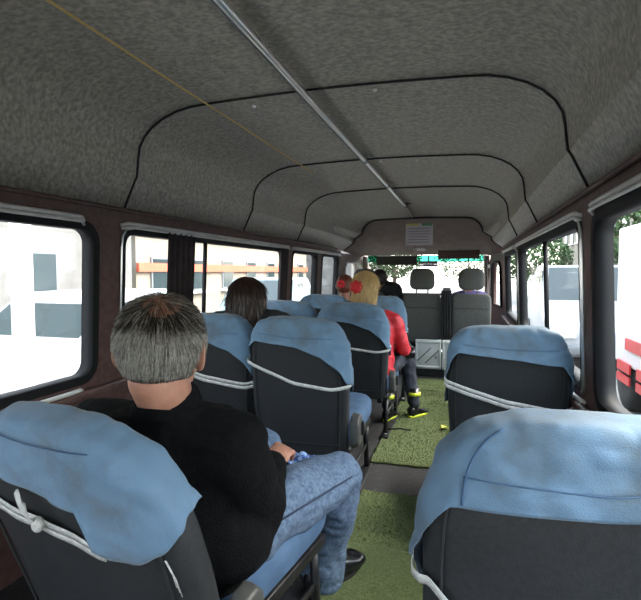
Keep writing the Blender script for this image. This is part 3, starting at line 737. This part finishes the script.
def jacket(bm):
    hull(bm, [(Vector(c), a, b, t) for c, a, b, t in trunk(.012)])
    limb(bm, [shL, elL, wrL + (elL-wrL)*.12], [.072, .060, .040]); limb(bm, [shR, elR, wrR + (elR-wrR)*.10], [.075, .064, .042])
    limb(bm, [NB + Vector((0,.02,-.07)), shL], [.085, .072]); limb(bm, [NB + Vector((0,.02,-.07)), shR], [.085, .075])
    limb(bm, [(-.63,.93,.70), shR], [.11, .07]); limb(bm, [(-.63,.94,.70), shL], [.11, .07])
    limb(bm, [NB + Vector((0,.015,-.05)), NB + Vector((0,.006,.002))], [.082, .070])
    ball(bm, (-.56, 1.0, .50), (.15, .15, .12))
jk = remesh('jacket', jacket, M['fleece'], .008, man, fold(11, .010), 6)
bm = bmesh.new()     # standing collar
def colP(u, v):
    a = u*2*PI; r = .0765 - .004*v + .002*math.sin(a*5)
    return NB + Vector((0, .008, -.006)) + Vector((r*1.06*math.cos(a), r*math.sin(a), .024*v - .004 + .010*math.cos(a-PI/2)*-1))
grid(bm, colP, 40, 6, True); solid(put('collar', bm, M['fleece'], jk), .006, 0)
def jeans(bm):
    hull(bm, [(Vector(c), a, b, t) for c, a, b, t in trunk(.0)[:3]])
    limb(bm, [hipR, hipR.lerp(knR, .55), knR, knR.lerp(anR, .35), anR + Vector((0,0,-.02))], [.102, .088, .070, .072, .070])
    limb(bm, [hipL, hipL.lerp(knL, .55), knL, knL.lerp(anL, .35), anL], [.102, .088, .068, .064, .060])
jn = remesh('jeans', jeans, M['denim'], .007, man, fold(11, .012, 5), 3)
bm = bmesh.new()
def sidept(a, b, k, r):        # outer side of the thigh
    p = a.lerp(b, k); return p + Vector((r*.92, -.02, r*.30))
tube(bm, [sidept(hipR, knR, k/10, .112 - .036*k/10) for k in range(2, 10)], .003, 6)
put('seam', bm, M['thread'], jn)
def shoe(par, an, dirv, s=1, m=M['leather'], sole=None, name='shoe', tall=0):
    d = Vector(dirv).normalized(); w = Vector((d.y, -d.x, 0)); g = .018
    def P(u, v):      # u along 0 heel..1 toe, v round
        L = .285*s; x = u*L - .075*s
        wd = (.036 + .012*math.sin(u*PI) + .008*math.sin(max(0,u-.35)/.65*PI))*s * (1 if .04 < u < .96 else .55 if 0 < u < 1 else .05)
        ht = (.095 if u < .3 else .095 - .060*min(1, (u-.3)/.5))*s * (1 if 0.02 < u < .96 else .6)
        a = v*2*PI; z = max(g, g + ht*.5 + ht*.5*spow(math.sin(a), .8))
        q = Vector((an.x, an.y, 0)) + d*x + w*wd*spow(math.cos(a), .7); q.z = z; return q
    bm = bmesh.new(); V = grid(bm, lambda u, v: P(v, u), 28, 18, True)
    bm.faces.new([r[0] for r in V]); bm.faces.new([r[-1] for r in V][::-1])
    if tall: 
        tube(bm, [Vector((an.x, an.y, .06)), Vector((an.x, an.y, .10)), Vector((an.x, an.y, .10+tall))], [.045*s, .048*s, .052*s], 18)
    sh = put(name, bm, m, par)
    bm = bmesh.new(); ol = []
    for k in range(32):
        a = 2*PI*k/32; u = .5 + .5*math.cos(a); x = u*.295*s - .08*s
        wd = (.040 + .014*math.sin(min(1,max(0,(u-.3)/.7))*PI))*s
        ol.append(Vector((an.x, an.y, 0)) + d*x + w*wd*spow(math.sin(a), .6))
    lo = [bm.verts.new((p.x, p.y, .012 + 0*k)) for k, p in enumerate(ol)]; hi = [bm.verts.new((p.x, p.y, .030)) for p in ol]
    bm.faces.new(lo); bm.faces.new(hi)
    for k in range(32): bm.faces.new((lo[k], lo[(k+1)%32], hi[(k+1)%32], hi[k]))
    put('sole', bm, sole or M['rubber'], sh); return sh
shoe(man, anR + Vector((0,-.01,0)), (.42, .9, 0), 1.05); shoe(man, anL, (-.1, 1, 0))
# hair: short, thin at the crown
hm_s = 1.03
def scalp(th, ph, r=1.0):
    v = Vector((.078*math.cos(ph)*math.sin(th), -.097*math.cos(th)*0 + .097*math.sin(ph)*math.sin(th), .093*math.cos(th)))
    return Vector((0, -.008, .025)) + v*r
def in_hair(p):      # head-local point: hairline
    if p.y > .062: return p.z > .075
    if p.y > .012: return p.z > .022 + (p.y-.012)*.6
    lim = -.006 if abs(p.x) > .066 and p.y > -.03 else -.058
    return p.z > lim
def hair_cap(par, m, r, low=-.06, grow=(1,1,1), nm='hair', sd=0):
    bm = bmesh.new()
    for i in range(1):
        def P(u, v):
            th = v*PI*.74; p = scalp(th, u*2*PI, r + .02*noise.noise(Vector((math.cos(u*2*PI)*3, math.sin(u*2*PI)*3, th*4+sd))))
            if p.z < -.012: p.x *= 1.0; 
            return p
        V = grid(bm, P, 64, 30, True)
    bmesh.ops.remove_doubles(bm, verts=bm.verts, dist=.0003)
    dl = [f for f in bm.faces if not in_hair(f.calc_center_median())]; bmesh.ops.delete(bm, geom=dl, context='FACES')
    for v in bm.verts: v.co = Vector(HC) + HM @ (v.co*hm_s)
    return solid(put(nm, bm, m, par), .004, -1)
cap = hair_cap(man, [M['hair_grey'], M['skin_scalp'], M['hair_dark']], 1.07)
crown = Vector((.006, -.055, .112))
for f in cap.data.polygons:
    p = HM.transposed() @ (f.center - Vector(HC)) / hm_s
    d = ((p.x-.012)/.036)**2 + ((p.y+.045)/.050)**2
    if p.z > .06 and d < 1: f.material_index = 1
    elif p.z > .085 or (p.z > .06 and d < 2.2): f.material_index = 2
roots = []; rg = random.Random(3)
while len(roots) < 21000:
    th = math.acos(rg.uniform(-.75, 1)); ph = rg.uniform(0, 2*PI); p = scalp(th, ph, 1.07)
    if not in_hair(p): continue
    d = ((p.x-.012)/.040)**2 + ((p.y+.045)/.052)**2
    top = p.z > .06 and d < 1
    if top and rg.random() > .22: continue
    nn = Vector((p.x/.078, (p.y+.008)/.097, (p.z-.025)/.093)).normalized()
    flow = (p - crown); flow = (flow - nn*flow.dot(nn)); flow = flow.normalized() if flow.length > .001 else Vector((0,1,0))
    flow = (flow + Vector((0,0,-.35))*(1 if p.z < .08 else 0) + Vector((rg.uniform(-.16,.16), rg.uniform(-.16,.16), rg.uniform(-.12,.12)))).normalized(); flow = flow - nn*flow.dot(nn)
    L = .026 if p.z > -.02 else .015
    L *= rg.uniform(.7, 1.25); lift = .16 if p.z > .03 else .08
    pts = [p, p + (flow + nn*lift*1.4)*L*.5, p + (flow + nn*lift)*L]
    dk = p.z > .062
    if p.z < -.035: mi = rg.choice((1, 1, 0, 1))
    else: mi = rg.choice((0, 1, 1, 1)) if dk else rg.choice((0, 0, 2, 2, 0, 1))
    roots.append(([Vector(HC) + HM @ (q*hm_s) for q in pts], mi))
strands(man, roots, [M['hair_grey'], M['hair_dark'], M['hair_lightgrey']], 'hair_strands', .0006)
# blue checked cloth in his hand
bm = bmesh.new(); c = at(296, 462, Y=1.44)
grid(bm, lambda u, v: c + Vector(((u-.5)*.10, (v-.5)*.09, .022*math.sin(u*7)*math.cos(v*5) + .01)), 20, 16)
tag(solid(put('handkerchief', bm, M['bluething']), .003), 'crumpled blue checked cloth held on the knee of the man in jeans', 'cloth')

# ---------- generic seated passenger (seen from behind)
def passenger(base, s, facing, label, shirt, trousers, hair_m, hair='long', hair_len=.16, legs=True, lean=0, hc=None, cat='person', skin=M['skin'], voxel=.009, arms='lap', boots=False, headturn=0, short_leg=1.0):
    b = Vector(base); f = rz(facing); T = lambda x, y, z: b + f @ (Vector((x, y, z))*s)
    h0 = T(0, .0+lean, .70) if hc is None else Vector(hc); hm = rz(facing + headturn, -4)
    nb = h0 + f @ Vector((0, -.02, -.16))*s
    sL, sR = T(-.175, .02+lean*.8, .47), T(.175, .02+lean*.8, .47)
    eL, eR = T(-.225, .12, .24), T(.225, .12, .24); wL, wR = T(-.08, .33, .20), T(.08, .33, .20)
    hL, hR = T(-.09, .03, .09), T(.09, .03, .09); kL, kR = T(-.10, .50*short_leg, .13), T(.10, .50*short_leg, .13)
    aL, aR = T(-.10, .55*short_leg, 0), T(.10, .55*short_leg, 0)
    if boots: aL, aR = boots
    else: aL.z = aR.z = .10
    tr = lambda k: [(T(0,.0,.0), (.16+k)*s, (.11+k)*s, f), (T(0,.0,.12), (.165+k)*s, (.12+k)*s, f), (T(0,.0+lean*.3,.28), (.15+k)*s, (.105+k)*s, f), (T(0,lean*.6,.42), (.17+k)*s, (.10+k)*s, f), (T(0,lean*.8,.50), (.14+k)*s, (.08+k)*s, f), (T(0,lean,.545), (.07+k)*s, (.06+k)*s, f)]
    def body(bm):
        hull(bm, tr(-.012)); head_prims(bm, h0, hm, s)
        limb(bm, [T(0,lean,.50), h0 + f @ Vector((0,-.02,-.05))*s], [.055*s, .052*s])
        limb(bm, [sL, eL, wL], [.042*s, .034*s, .024*s]); limb(bm, [sR, eR, wR], [.042*s, .034*s, .024*s])
        hand_prims(bm, wL, f @ Vector((.5,.8,-.1)), Vector((0,0,-1)), .9*s, 40, 1); hand_prims(bm, wR, f @ Vector((-.5,.8,-.1)), Vector((0,0,-1)), .9*s, 40, -1)
        if legs: limb(bm, [hL, kL, aL], [.07*s, .048*s, .034*s]); limb(bm, [hR, kR, aR], [.07*s, .048*s, .034*s])
    P = remesh('person', body, skin, voxel*.75, smooth_it=3); tag(P, label, cat)
    ears(P, h0, hm, s, skin); eyes(P, h0, hm, s)
    def top(bm):
        hull(bm, tr(.014))
        limb(bm, [sL, eL, wL], [.062*s, .052*s, .038*s]); limb(bm, [sR, eR, wR], [.062*s, .052*s, .038*s])
        limb(bm, [T(0,lean,.50), sL], [.075*s, .062*s]); limb(bm, [T(0,lean,.50), sR], [.075*s, .062*s])
    remesh('jacket', top, shirt, voxel, P, fold(14, .010, b.y), 4)
    if legs:
        def tro(bm):
            hull(bm, tr(.004)[:3]); 
            for h_, k_, a_ in ((hL, kL, aL), (hR, kR, aR)): limb(bm, [h_, h_.lerp(k_, .5), k_, k_.lerp(a_, .5), a_ + Vector((0,0,.02))], [.088*s, .082*s, .066*s, .060*s, .052*s])
        remesh('trousers', tro, trousers, voxel, P, fold(16, .008, b.y), 3)
    # hair
    C_ = lambda x, y, z: h0 + hm @ (Vector((x, y, z))*s)
    def hr(bm):
        ball(bm, C_(0, -.014, .036), (.090*s, .102*s, .092*s), hm)
        if hair == 'long':
            hull(bm, [(C_(0, -.022, .03), .090*s, .090*s, hm), (C_(0, -.035, -.05), .094*s, .078*s, hm), (C_(0, -.045, -.05-hair_len*.55), .092*s, .058*s, hm), (C_(0, -.055, -.05-hair_len), .070*s, .035*s, hm)])
        elif hair == 'short':
            ball(bm, C_(0, -.030, -.01), (.084*s, .080*s, .075*s), hm)
    H = remesh('hair', hr, hair_m, voxel*.75, P, lambda p: .004*noise.noise(Vector((p.x*60, p.y*60, p.z*12))) + .004*noise.noise(p*22), 3)
    me = H.data            # keep the face clear
    bm = bmesh.new(); bm.from_mesh(me); inv = hm.transposed()
    dl = []
    for fc in bm.faces:
        q = inv @ (fc.calc_center_median() - h0) / s
        if q.y > .045 and q.z < .062: dl.append(fc)
    bmesh.ops.delete(bm, geom=dl, context='FACES'); bm.to_mesh(me); bm.free()
    return P, H, h0, hm, s
# hair strands flowing down a long-haired head
def long_strands(P, H, h0, hm, s, n, m, ln, seed, spread=0.0):
    rg = random.Random(seed); rts = []
    me = H.data; k = len(me.polygons)
    for i in range(n):
        p = me.polygons[rg.randrange(k)]; c = Vector(p.center); nn = Vector(p.normal)
        if nn.z < -.4: continue
        L = ln*rg.uniform(.5, 1); dn = Vector((rg.uniform(-.15,.15)+spread*rg.uniform(-1,1), rg.uniform(-.1,.1), -1)); dn = (dn - nn*dn.dot(nn)*.9).normalized()
        rts.append(([c + nn*.001, c + dn*L*.5 + nn*.004, c + dn*L + nn*.003 + Vector((0,0,-L*.1))], rg.randrange(len(m))))
    strands(P, rts, m, 'hair_strands', .0012)
w_ = at(248, 302, Y=2.22)
r_ = passenger((w_.x, 2.22, .38), .98, 4, 'passenger with long dark straight hair in the left window seat', M['black_cloth'], M['dark_denim'], M['hair_brown'], 'long', .16, hc=w_, lean=0)
long_strands(*r_, 3500, [M['hair_brown'], M['hair_dark']], .07, 5)
# blonde child in red
bl = at(366, 287, Y=3.30)
kid = passenger((-.61, 3.36, .36), .86, -14, 'blonde child in a red jacket with black and yellow boots, leaning into the aisle', M['red'], M['dark_denim'], M['blond'], 'long', .10,
    hc=bl, lean=.02, boots=(at(388, 408, Z=.10), at(414, 405, Z=.10)), headturn=6)
long_strands(*kid, 4500, [M['blond'], M['blond'], M['rope']], .08, 6, .4)
kp = kid[0]
for pxx, pyy in ((388, 408), (414, 405)):
    an = at(pxx, pyy, Z=.10)
    bt = shoe(kp, an, (.55 if pxx > 400 else .2, 1, 0), .78, M['leather'], M['neon'], 'boot', .13)
    bm = bmesh.new(); tube(bm, [an + Vector((0,0,.075)), an + Vector((0,0,.10))], .047, 16); 
    box(bm, an + Vector((0, .035, .075)), (.03, .02, .05), bev=.004); put('boot_cuff', bm, M['neon'], bt)
# red flower in her hair
bm = bmesh.new(); fc = at(356.5, 287, Y=3.20)
for k in range(3):
    for j in range(7):
        a = 2*PI*j/7 + k*.5; r = .030 - .009*k
        ball(bm, fc + Vector((-.0 + r*math.cos(a), -.008*k, r*math.sin(a))), (.017, .008, .017))
put('hair_flower', bm, M['redflower'], kp)
# bag on her lap
bg = at(405, 352, Y=3.62)
e = tag(empty('handbag', bg), 'small shiny black bag on the blonde child\'s lap', 'bag')
bm = bmesh.new(); box(bm, (0,0,0), (.15, .12, .08), rot=rz(10, 10), bev=.03, seg=3)
for v in bm.verts: v.co += Vector((0,0,1))*.012*noise.noise(v.co*20)
put('bag_body', bm, M['leather'], e)
bm = bmesh.new(); tube(bm, [Vector((-.06+.12*k/12, -.04, .03+.06*math.sin(PI*k/12))) for k in range(13)], .006, 6); put('bag_handle', bm, M['leather'], e)
# red-haired passenger at the front left window seat
rh = at(345, 286, Y=4.30)
r2 = passenger((rh.x, 4.32, .38), .84, 6, 'passenger with reddish hair in the left window seat nearest the cab', M['black_cloth'], M['dark_denim'], M['hair_red'], 'short', hc=rh, voxel=.012)
bm = bmesh.new(); fc = at(341, 284, Y=4.20)
for j in range(7):
    a = 2*PI*j/7; ball(bm, fc + Vector((.022*math.cos(a), 0, .022*math.sin(a))), (.016, .010, .016))
put('hair_flower', bm, M['redflower'], r2[0])
# driver
dh = at(380, 279, Y=5.72)
passenger((dh.x + .02, 5.80, .48), .92, -4, 'driver with short dark hair and dark jacket at the left of the cab', M['black_cloth'], M['dark_denim'], M['hair_dark'], 'short', hc=dh, voxel=.013)
# cab passenger
ph_ = at(466, 280, Y=5.60)
passenger((ph_.x+.04, 5.62, .42), .86, 0, 'passenger in a purple top sitting in the right cab seat', M['purple'], M['dark_denim'], M['hair_brown'], 'short', hc=ph_, voxel=.013)

# ================================================================== OUTDOORS
GZ = -.65
bm = bmesh.new(); box(bm, (0, 15, GZ - .1), (160, 160, .2)); struct(put('ground', bm, M['asphalt'], smooth=False))
def car(loc, ang, paint, label, L=4.2, H=1.55, W=1.75, van=False):
    e = tag(empty('parked_van' if van else 'parked_car', (loc[0], loc[1], GZ), R(ang)), label, 'van' if van else 'car')
    if van: prof = [(-L/2, .35), (L/2, .35), (L/2+.02, .95), (L/2-.35, 1.15), (L/2-.95, H), (-L/2, H)]
    else: prof = [(-L/2, .30), (L/2, .30), (L/2, .72), (L/2-.15, .86), (L/2-1.15, .98), (L/2-1.75, H-.02), (-L/2+1.0, H), (-L/2+.35, 1.02), (-L/2, .92)]
    bm = bmesh.new(); a = [bm.verts.new((x, -W/2, z)) for x, z in prof]; b = [bm.verts.new((x, W/2, z)) for x, z in prof]
    for v, (x, z) in list(zip(a, prof)) + list(zip(b, prof)):
        if z > 1.2: v.co.y *= .86
    bm.faces.new(a); bm.faces.new(b[::-1]); n = len(prof)
    for k in range(n): bm.faces.new((a[k], b[k], b[(k+1)%n], a[(k+1)%n]))
    bmesh.ops.recalc_face_normals(bm, faces=bm.faces)
    bmesh.ops.bevel(bm, geom=list(bm.edges), offset=.06, segments=3, profile=.5, affect='EDGES')
    body = put('body', bm, paint, e); sharp(body, 30)
    def quad(pts, nm, m):
        bm = bmesh.new(); bm.faces.new([bm.verts.new(p) for p in pts]); o = solid(put(nm, bm, m, e, False), .02, 0); return o
    if van: p0, p1 = (L/2-.37, 1.16), (L/2-.93, H-.08)
    else: p0, p1 = (L/2-1.18, 1.0), (L/2-1.72, H-.06)
    quad([(p0[0], -W/2+.12, p0[1]), (p0[0], W/2-.12, p0[1]), (p1[0], W/2-.2, p1[1]), (p1[0], -W/2+.2, p1[1])], 'windshield', M['car_glass'])
    for s in (-1, 1):
        y0, y1 = s*(W/2 - .055), s*(W/2*.86 + .035)
        if van: wins = [[(L/2-.55, 1.15), (L/2-1.45, 1.15), (L/2-1.45, 1.62), (L/2-.95, 1.62)]]
        else: wins = [[(L/2-1.35, 1.0), (L/2-2.1, 1.0), (L/2-2.1, H-.13), (L/2-1.80, H-.13)], [(L/2-2.18, 1.0), (-L/2+.75, 1.0), (-L/2+1.05, H-.13), (L/2-2.18, H-.13)]]
        for wv in wins: quad([(x, y0 if z < 1.2 else y1, z) for x, z in wv], 'side_window', M['car_glass'])
    for x in (-L/2+.8, L/2-.8):
        for s in (-1, 1):
            bm = bmesh.new(); lathe(bm, [(.20, -.1), (.31, -.1), (.33, -.06), (.33, .06), (.31, .1), (.20, .1)], 24, Matrix.Translation((x, s*(W/2-.08), .33)) @ Matrix.Rotation(PI/2, 4, 'X'))
            wh = put('wheel', bm, M['tyre'], e)
            bm = bmesh.new(); lathe(bm, [(.05, -.11), (.19, -.105), (.19, .105), (.05, .11)], 16, Matrix.Translation((x, s*(W/2-.08), .33)) @ Matrix.Rotation(PI/2, 4, 'X')); put('hubcap', bm, M['steel'], wh)
    for s in (-1, 1):
        bm = bmesh.new(); box(bm, (L/2-.01, s*(W/2-.3), .68), (.08, .32, .15), bev=.03); put('headlight', bm, M['lens'], e)
    bm = bmesh.new(); box(bm, (L/2, 0, .42), (.12, W-.1, .18), bev=.04); put('bumper', bm, M['shutter'], e)
    return e
car((-4.4, 10.6), -82, M['car_silver'], 'silver-green parked car seen through the wide left window', H=1.62)
car((-4.9, 5.4), -90, M['car_white'], 'white parked car seen through the rear left window', H=1.5)
car((2.35, 11.3), -92, M['car_white'], 'white car parked facing back beyond the wide right window', L=4.3, H=1.9, W=1.8)
car((3.4, 22), -92, M['car_silver'], 'grey parked car farther ahead on the right', H=1.6)
# white lorry with red marks, seen through the nearest right window
e = tag(empty('delivery_truck', (1.95, 6.0, GZ)), 'white box truck with red marks outside the nearest right window', 'truck')
bm = bmesh.new(); box(bm, (.6, -.1, 1.45), (1.2, 3.0, 1.75), bev=.03); put('cargo_box', bm, M['white_paint'], e)
bm = bmesh.new()
box(bm, (-.015, .45, 0.86), (.02, .9, .14)); put('red_stripe', bm, M['red_plastic'], e, False)
bm = bmesh.new()
for k, (y, w) in enumerate(((.95, .5), (.1, .7))): box(bm, (-.015, y, .56), (.02, w, .12)); box(bm, (-.015, y, .41), (.02, w, .10))
put('red_lettering', bm, M['red_plastic'], e, False)
bm = bmesh.new(); box(bm, (.6, 0, .5), (1.0, 3.2, .15)); put('chassis', bm, M['shutter'], e, False)
for y in (-1, 1):
    bm = bmesh.new(); lathe(bm, [(.2,-.12),(.38,-.12),(.4,0),(.38,.12),(.2,.12)], 20, Matrix.Translation((.15, y, .4)) @ Matrix.Rotation(PI/2, 4, 'Y')); put('wheel', bm, M['tyre'], e)
# buildings
def building(x0, x1, y0, y1, h, m, label, face, rows, group=None, band=None):
    e = tag(empty('building', ((x0+x1)/2, (y0+y1)/2, GZ)), label, 'building')
    w, d = x1-x0, y1-y0
    bm = bmesh.new(); box(bm, (0, 0, h/2), (w, d, h)); put('wall', bm, m, e, False)
    bm = bmesh.new(); box(bm, (0, 0, h + .1), (w + .4, d + .4, .2), bev=.03); put('roof', bm, M['stucco_warm'], e, False)
    fx = w/2*face
    n = int(d / 2.2)
    for r in range(rows):
        for k in range(n):
            y = -d/2 + (k + .5)*d/n; z = 1.0 + r*2.9
            bm = bmesh.new(); box(bm, (fx, y, z + .65), (.12, 1.0, 1.2), bev=.02); f = put('window', bm, M['shutter'], e, False)
            bm = bmesh.new(); box(bm, (fx + .06*face, y, z + .65), (.03, .85, 1.05)); put('pane', bm, M['car_glass'], f, False)
            bm = bmesh.new(); box(bm, (fx + .06*face, y, z), (.22, 1.15, .08)); put('window_sill', bm, M['white_paint'], f, False)
    if band:
        for z in band:
            bm = bmesh.new(); box(bm, (fx + .06*face, 0, z), (.10, d, .28)); put('painted_band', bm, M['sign_red'], e, False)
    return e
building(-19, -9.5, -3, 12.4, 7, M['stucco'], 'pale building with grey shutters beyond the rear left window', 1, 2)
building(-20, -9.8, 13, 30, 6.5, M['stucco_warm'], 'cream building with orange-red bands beyond the wide left window', 1, 2, band=(1.9, 3.1))
building(-16, -7.5, 33, 50, 8, M['stucco'], 'white building farther down the street on the left', 1, 2)
building(9.5, 17, 4, 24, 6, M['stucco'], 'pale building across the street on the right', -1, 2)
building(8, 16, 28, 48, 7, M['stucco_warm'], 'cream building farther down the street on the right', -1, 2)
# white gate posts by the left pavement
for k, y in enumerate((2.35, 2.95, 3.9)):
    bm = bmesh.new(); box(bm, (-3.25, y, GZ + 1.25), (.10, .14, 2.5), bev=.02)
    lathe(bm, [(.09, 0), (.09, .03), (.03, .09)], 12, Matrix.Translation((-3.25, y, GZ + 2.5)))
    tag(put('gate_post', bm, M['white_paint']), ('white post outside the rear left window, nearest the back of the van', 'middle white post outside the rear left window', 'white post outside the rear left window, nearest the pillar')[k], 'post', 'white posts on the pavement')
# trees
def tree(x, y, h, r, label, seed, n=2600):
    e = tag(empty('street_tree', (x, y, GZ)), label, 'tree')
    bm = bmesh.new(); tube(bm, [(0,0,0), (.06,0,h*.4), (0,.05,h*.75)], [.18, .13, .06], 10); 
    for k in range(5): a = k*1.3; tube(bm, [(0,0,h*(.4+.05*k)), (r*.5*math.cos(a), r*.5*math.sin(a), h*(.6+.05*k))], [.06, .02], 6)
    put('trunk', bm, M['bark'], e)
    rg = random.Random(seed); bm = bmesh.new()
    for k in range(n):
        v = Vector((rg.gauss(0,1), rg.gauss(0,1), rg.gauss(0,1))).normalized() * r * rg.uniform(.45, 1)**.5; v.z = v.z*.8 + h*.78
        v += v.normalized()*.3*noise.noise(v*1.3)
        a = Vector((rg.uniform(-1,1), rg.uniform(-1,1), rg.uniform(-1,1))).normalized()*.13; b = a.cross(Vector((rg.uniform(-1,1), rg.uniform(-1,1), 1))).normalized()*.07
        bm.faces.new([bm.verts.new(v + q) for q in (-a, b, a, -b)])
    p = put('foliage', bm, M['leaf'], e, False)
tree(5.4, 9.3, 4.2, 1.9, 'leafy tree rising behind the white box truck', 1)
tree(5.6, 18, 4.2, 1.9, 'leafy tree beyond the white van on the right', 2)
tree(3.8, 30, 3.2, 1.9, 'leafy tree down the street on the right, seen through the windshield', 3)
tree(-5.0, 36, 3.6, 2.0, 'leafy tree down the street on the left, seen through the windshield', 4)
tree(.3, 48, 4.0, 3.2, 'leafy tree farthest down the street, in the middle of the windshield', 6)

# ================================================================== LIGHT
w = bpy.data.worlds.new('world'); S.world = w; w.use_nodes = True
bgn = w.node_tree.nodes['Background']
sky = w.node_tree.nodes.new('ShaderNodeTexSky'); sky.sky_type = 'NISHITA'; sky.sun_disc = False; sky.sun_elevation = R(48); sky.sun_rotation = R(60); sky.dust_density = 4; sky.air_density = 1
mx = w.node_tree.nodes.new('ShaderNodeMixRGB'); mx.inputs[0].default_value = .75; mx.inputs[2].default_value = (1.0, .965, .915, 1)
w.node_tree.links.new(sky.outputs[0], mx.inputs[1]); w.node_tree.links.new(mx.outputs[0], bgn.inputs[0])
bgn.inputs[1].default_value = 4.6
sl = bpy.data.lights.new('sun', 'SUN'); sl.energy = 2.5; sl.angle = R(2); sl.color = (1, .96, .9)
so = bpy.data.objects.new('sun', sl); COL.objects.link(so); so.location = (8, 8, 12)
so.rotation_euler = Vector((-.62, .12, -.78)).to_track_quat('-Z', 'Y').to_euler()
vs = S.view_settings; vs.view_transform = 'Standard'; vs.look = 'None'; vs.gamma = 1; vs.exposure = 0.2; vs.use_curve_mapping = False
cy = S.cycles
cy.max_bounces = 10; cy.diffuse_bounces = 6; cy.glossy_bounces = 4; cy.transparent_max_bounces = 12; cy.use_denoising = True
cy.sample_clamp_indirect = 12; cy.caustics_reflective = False; cy.caustics_refractive = False
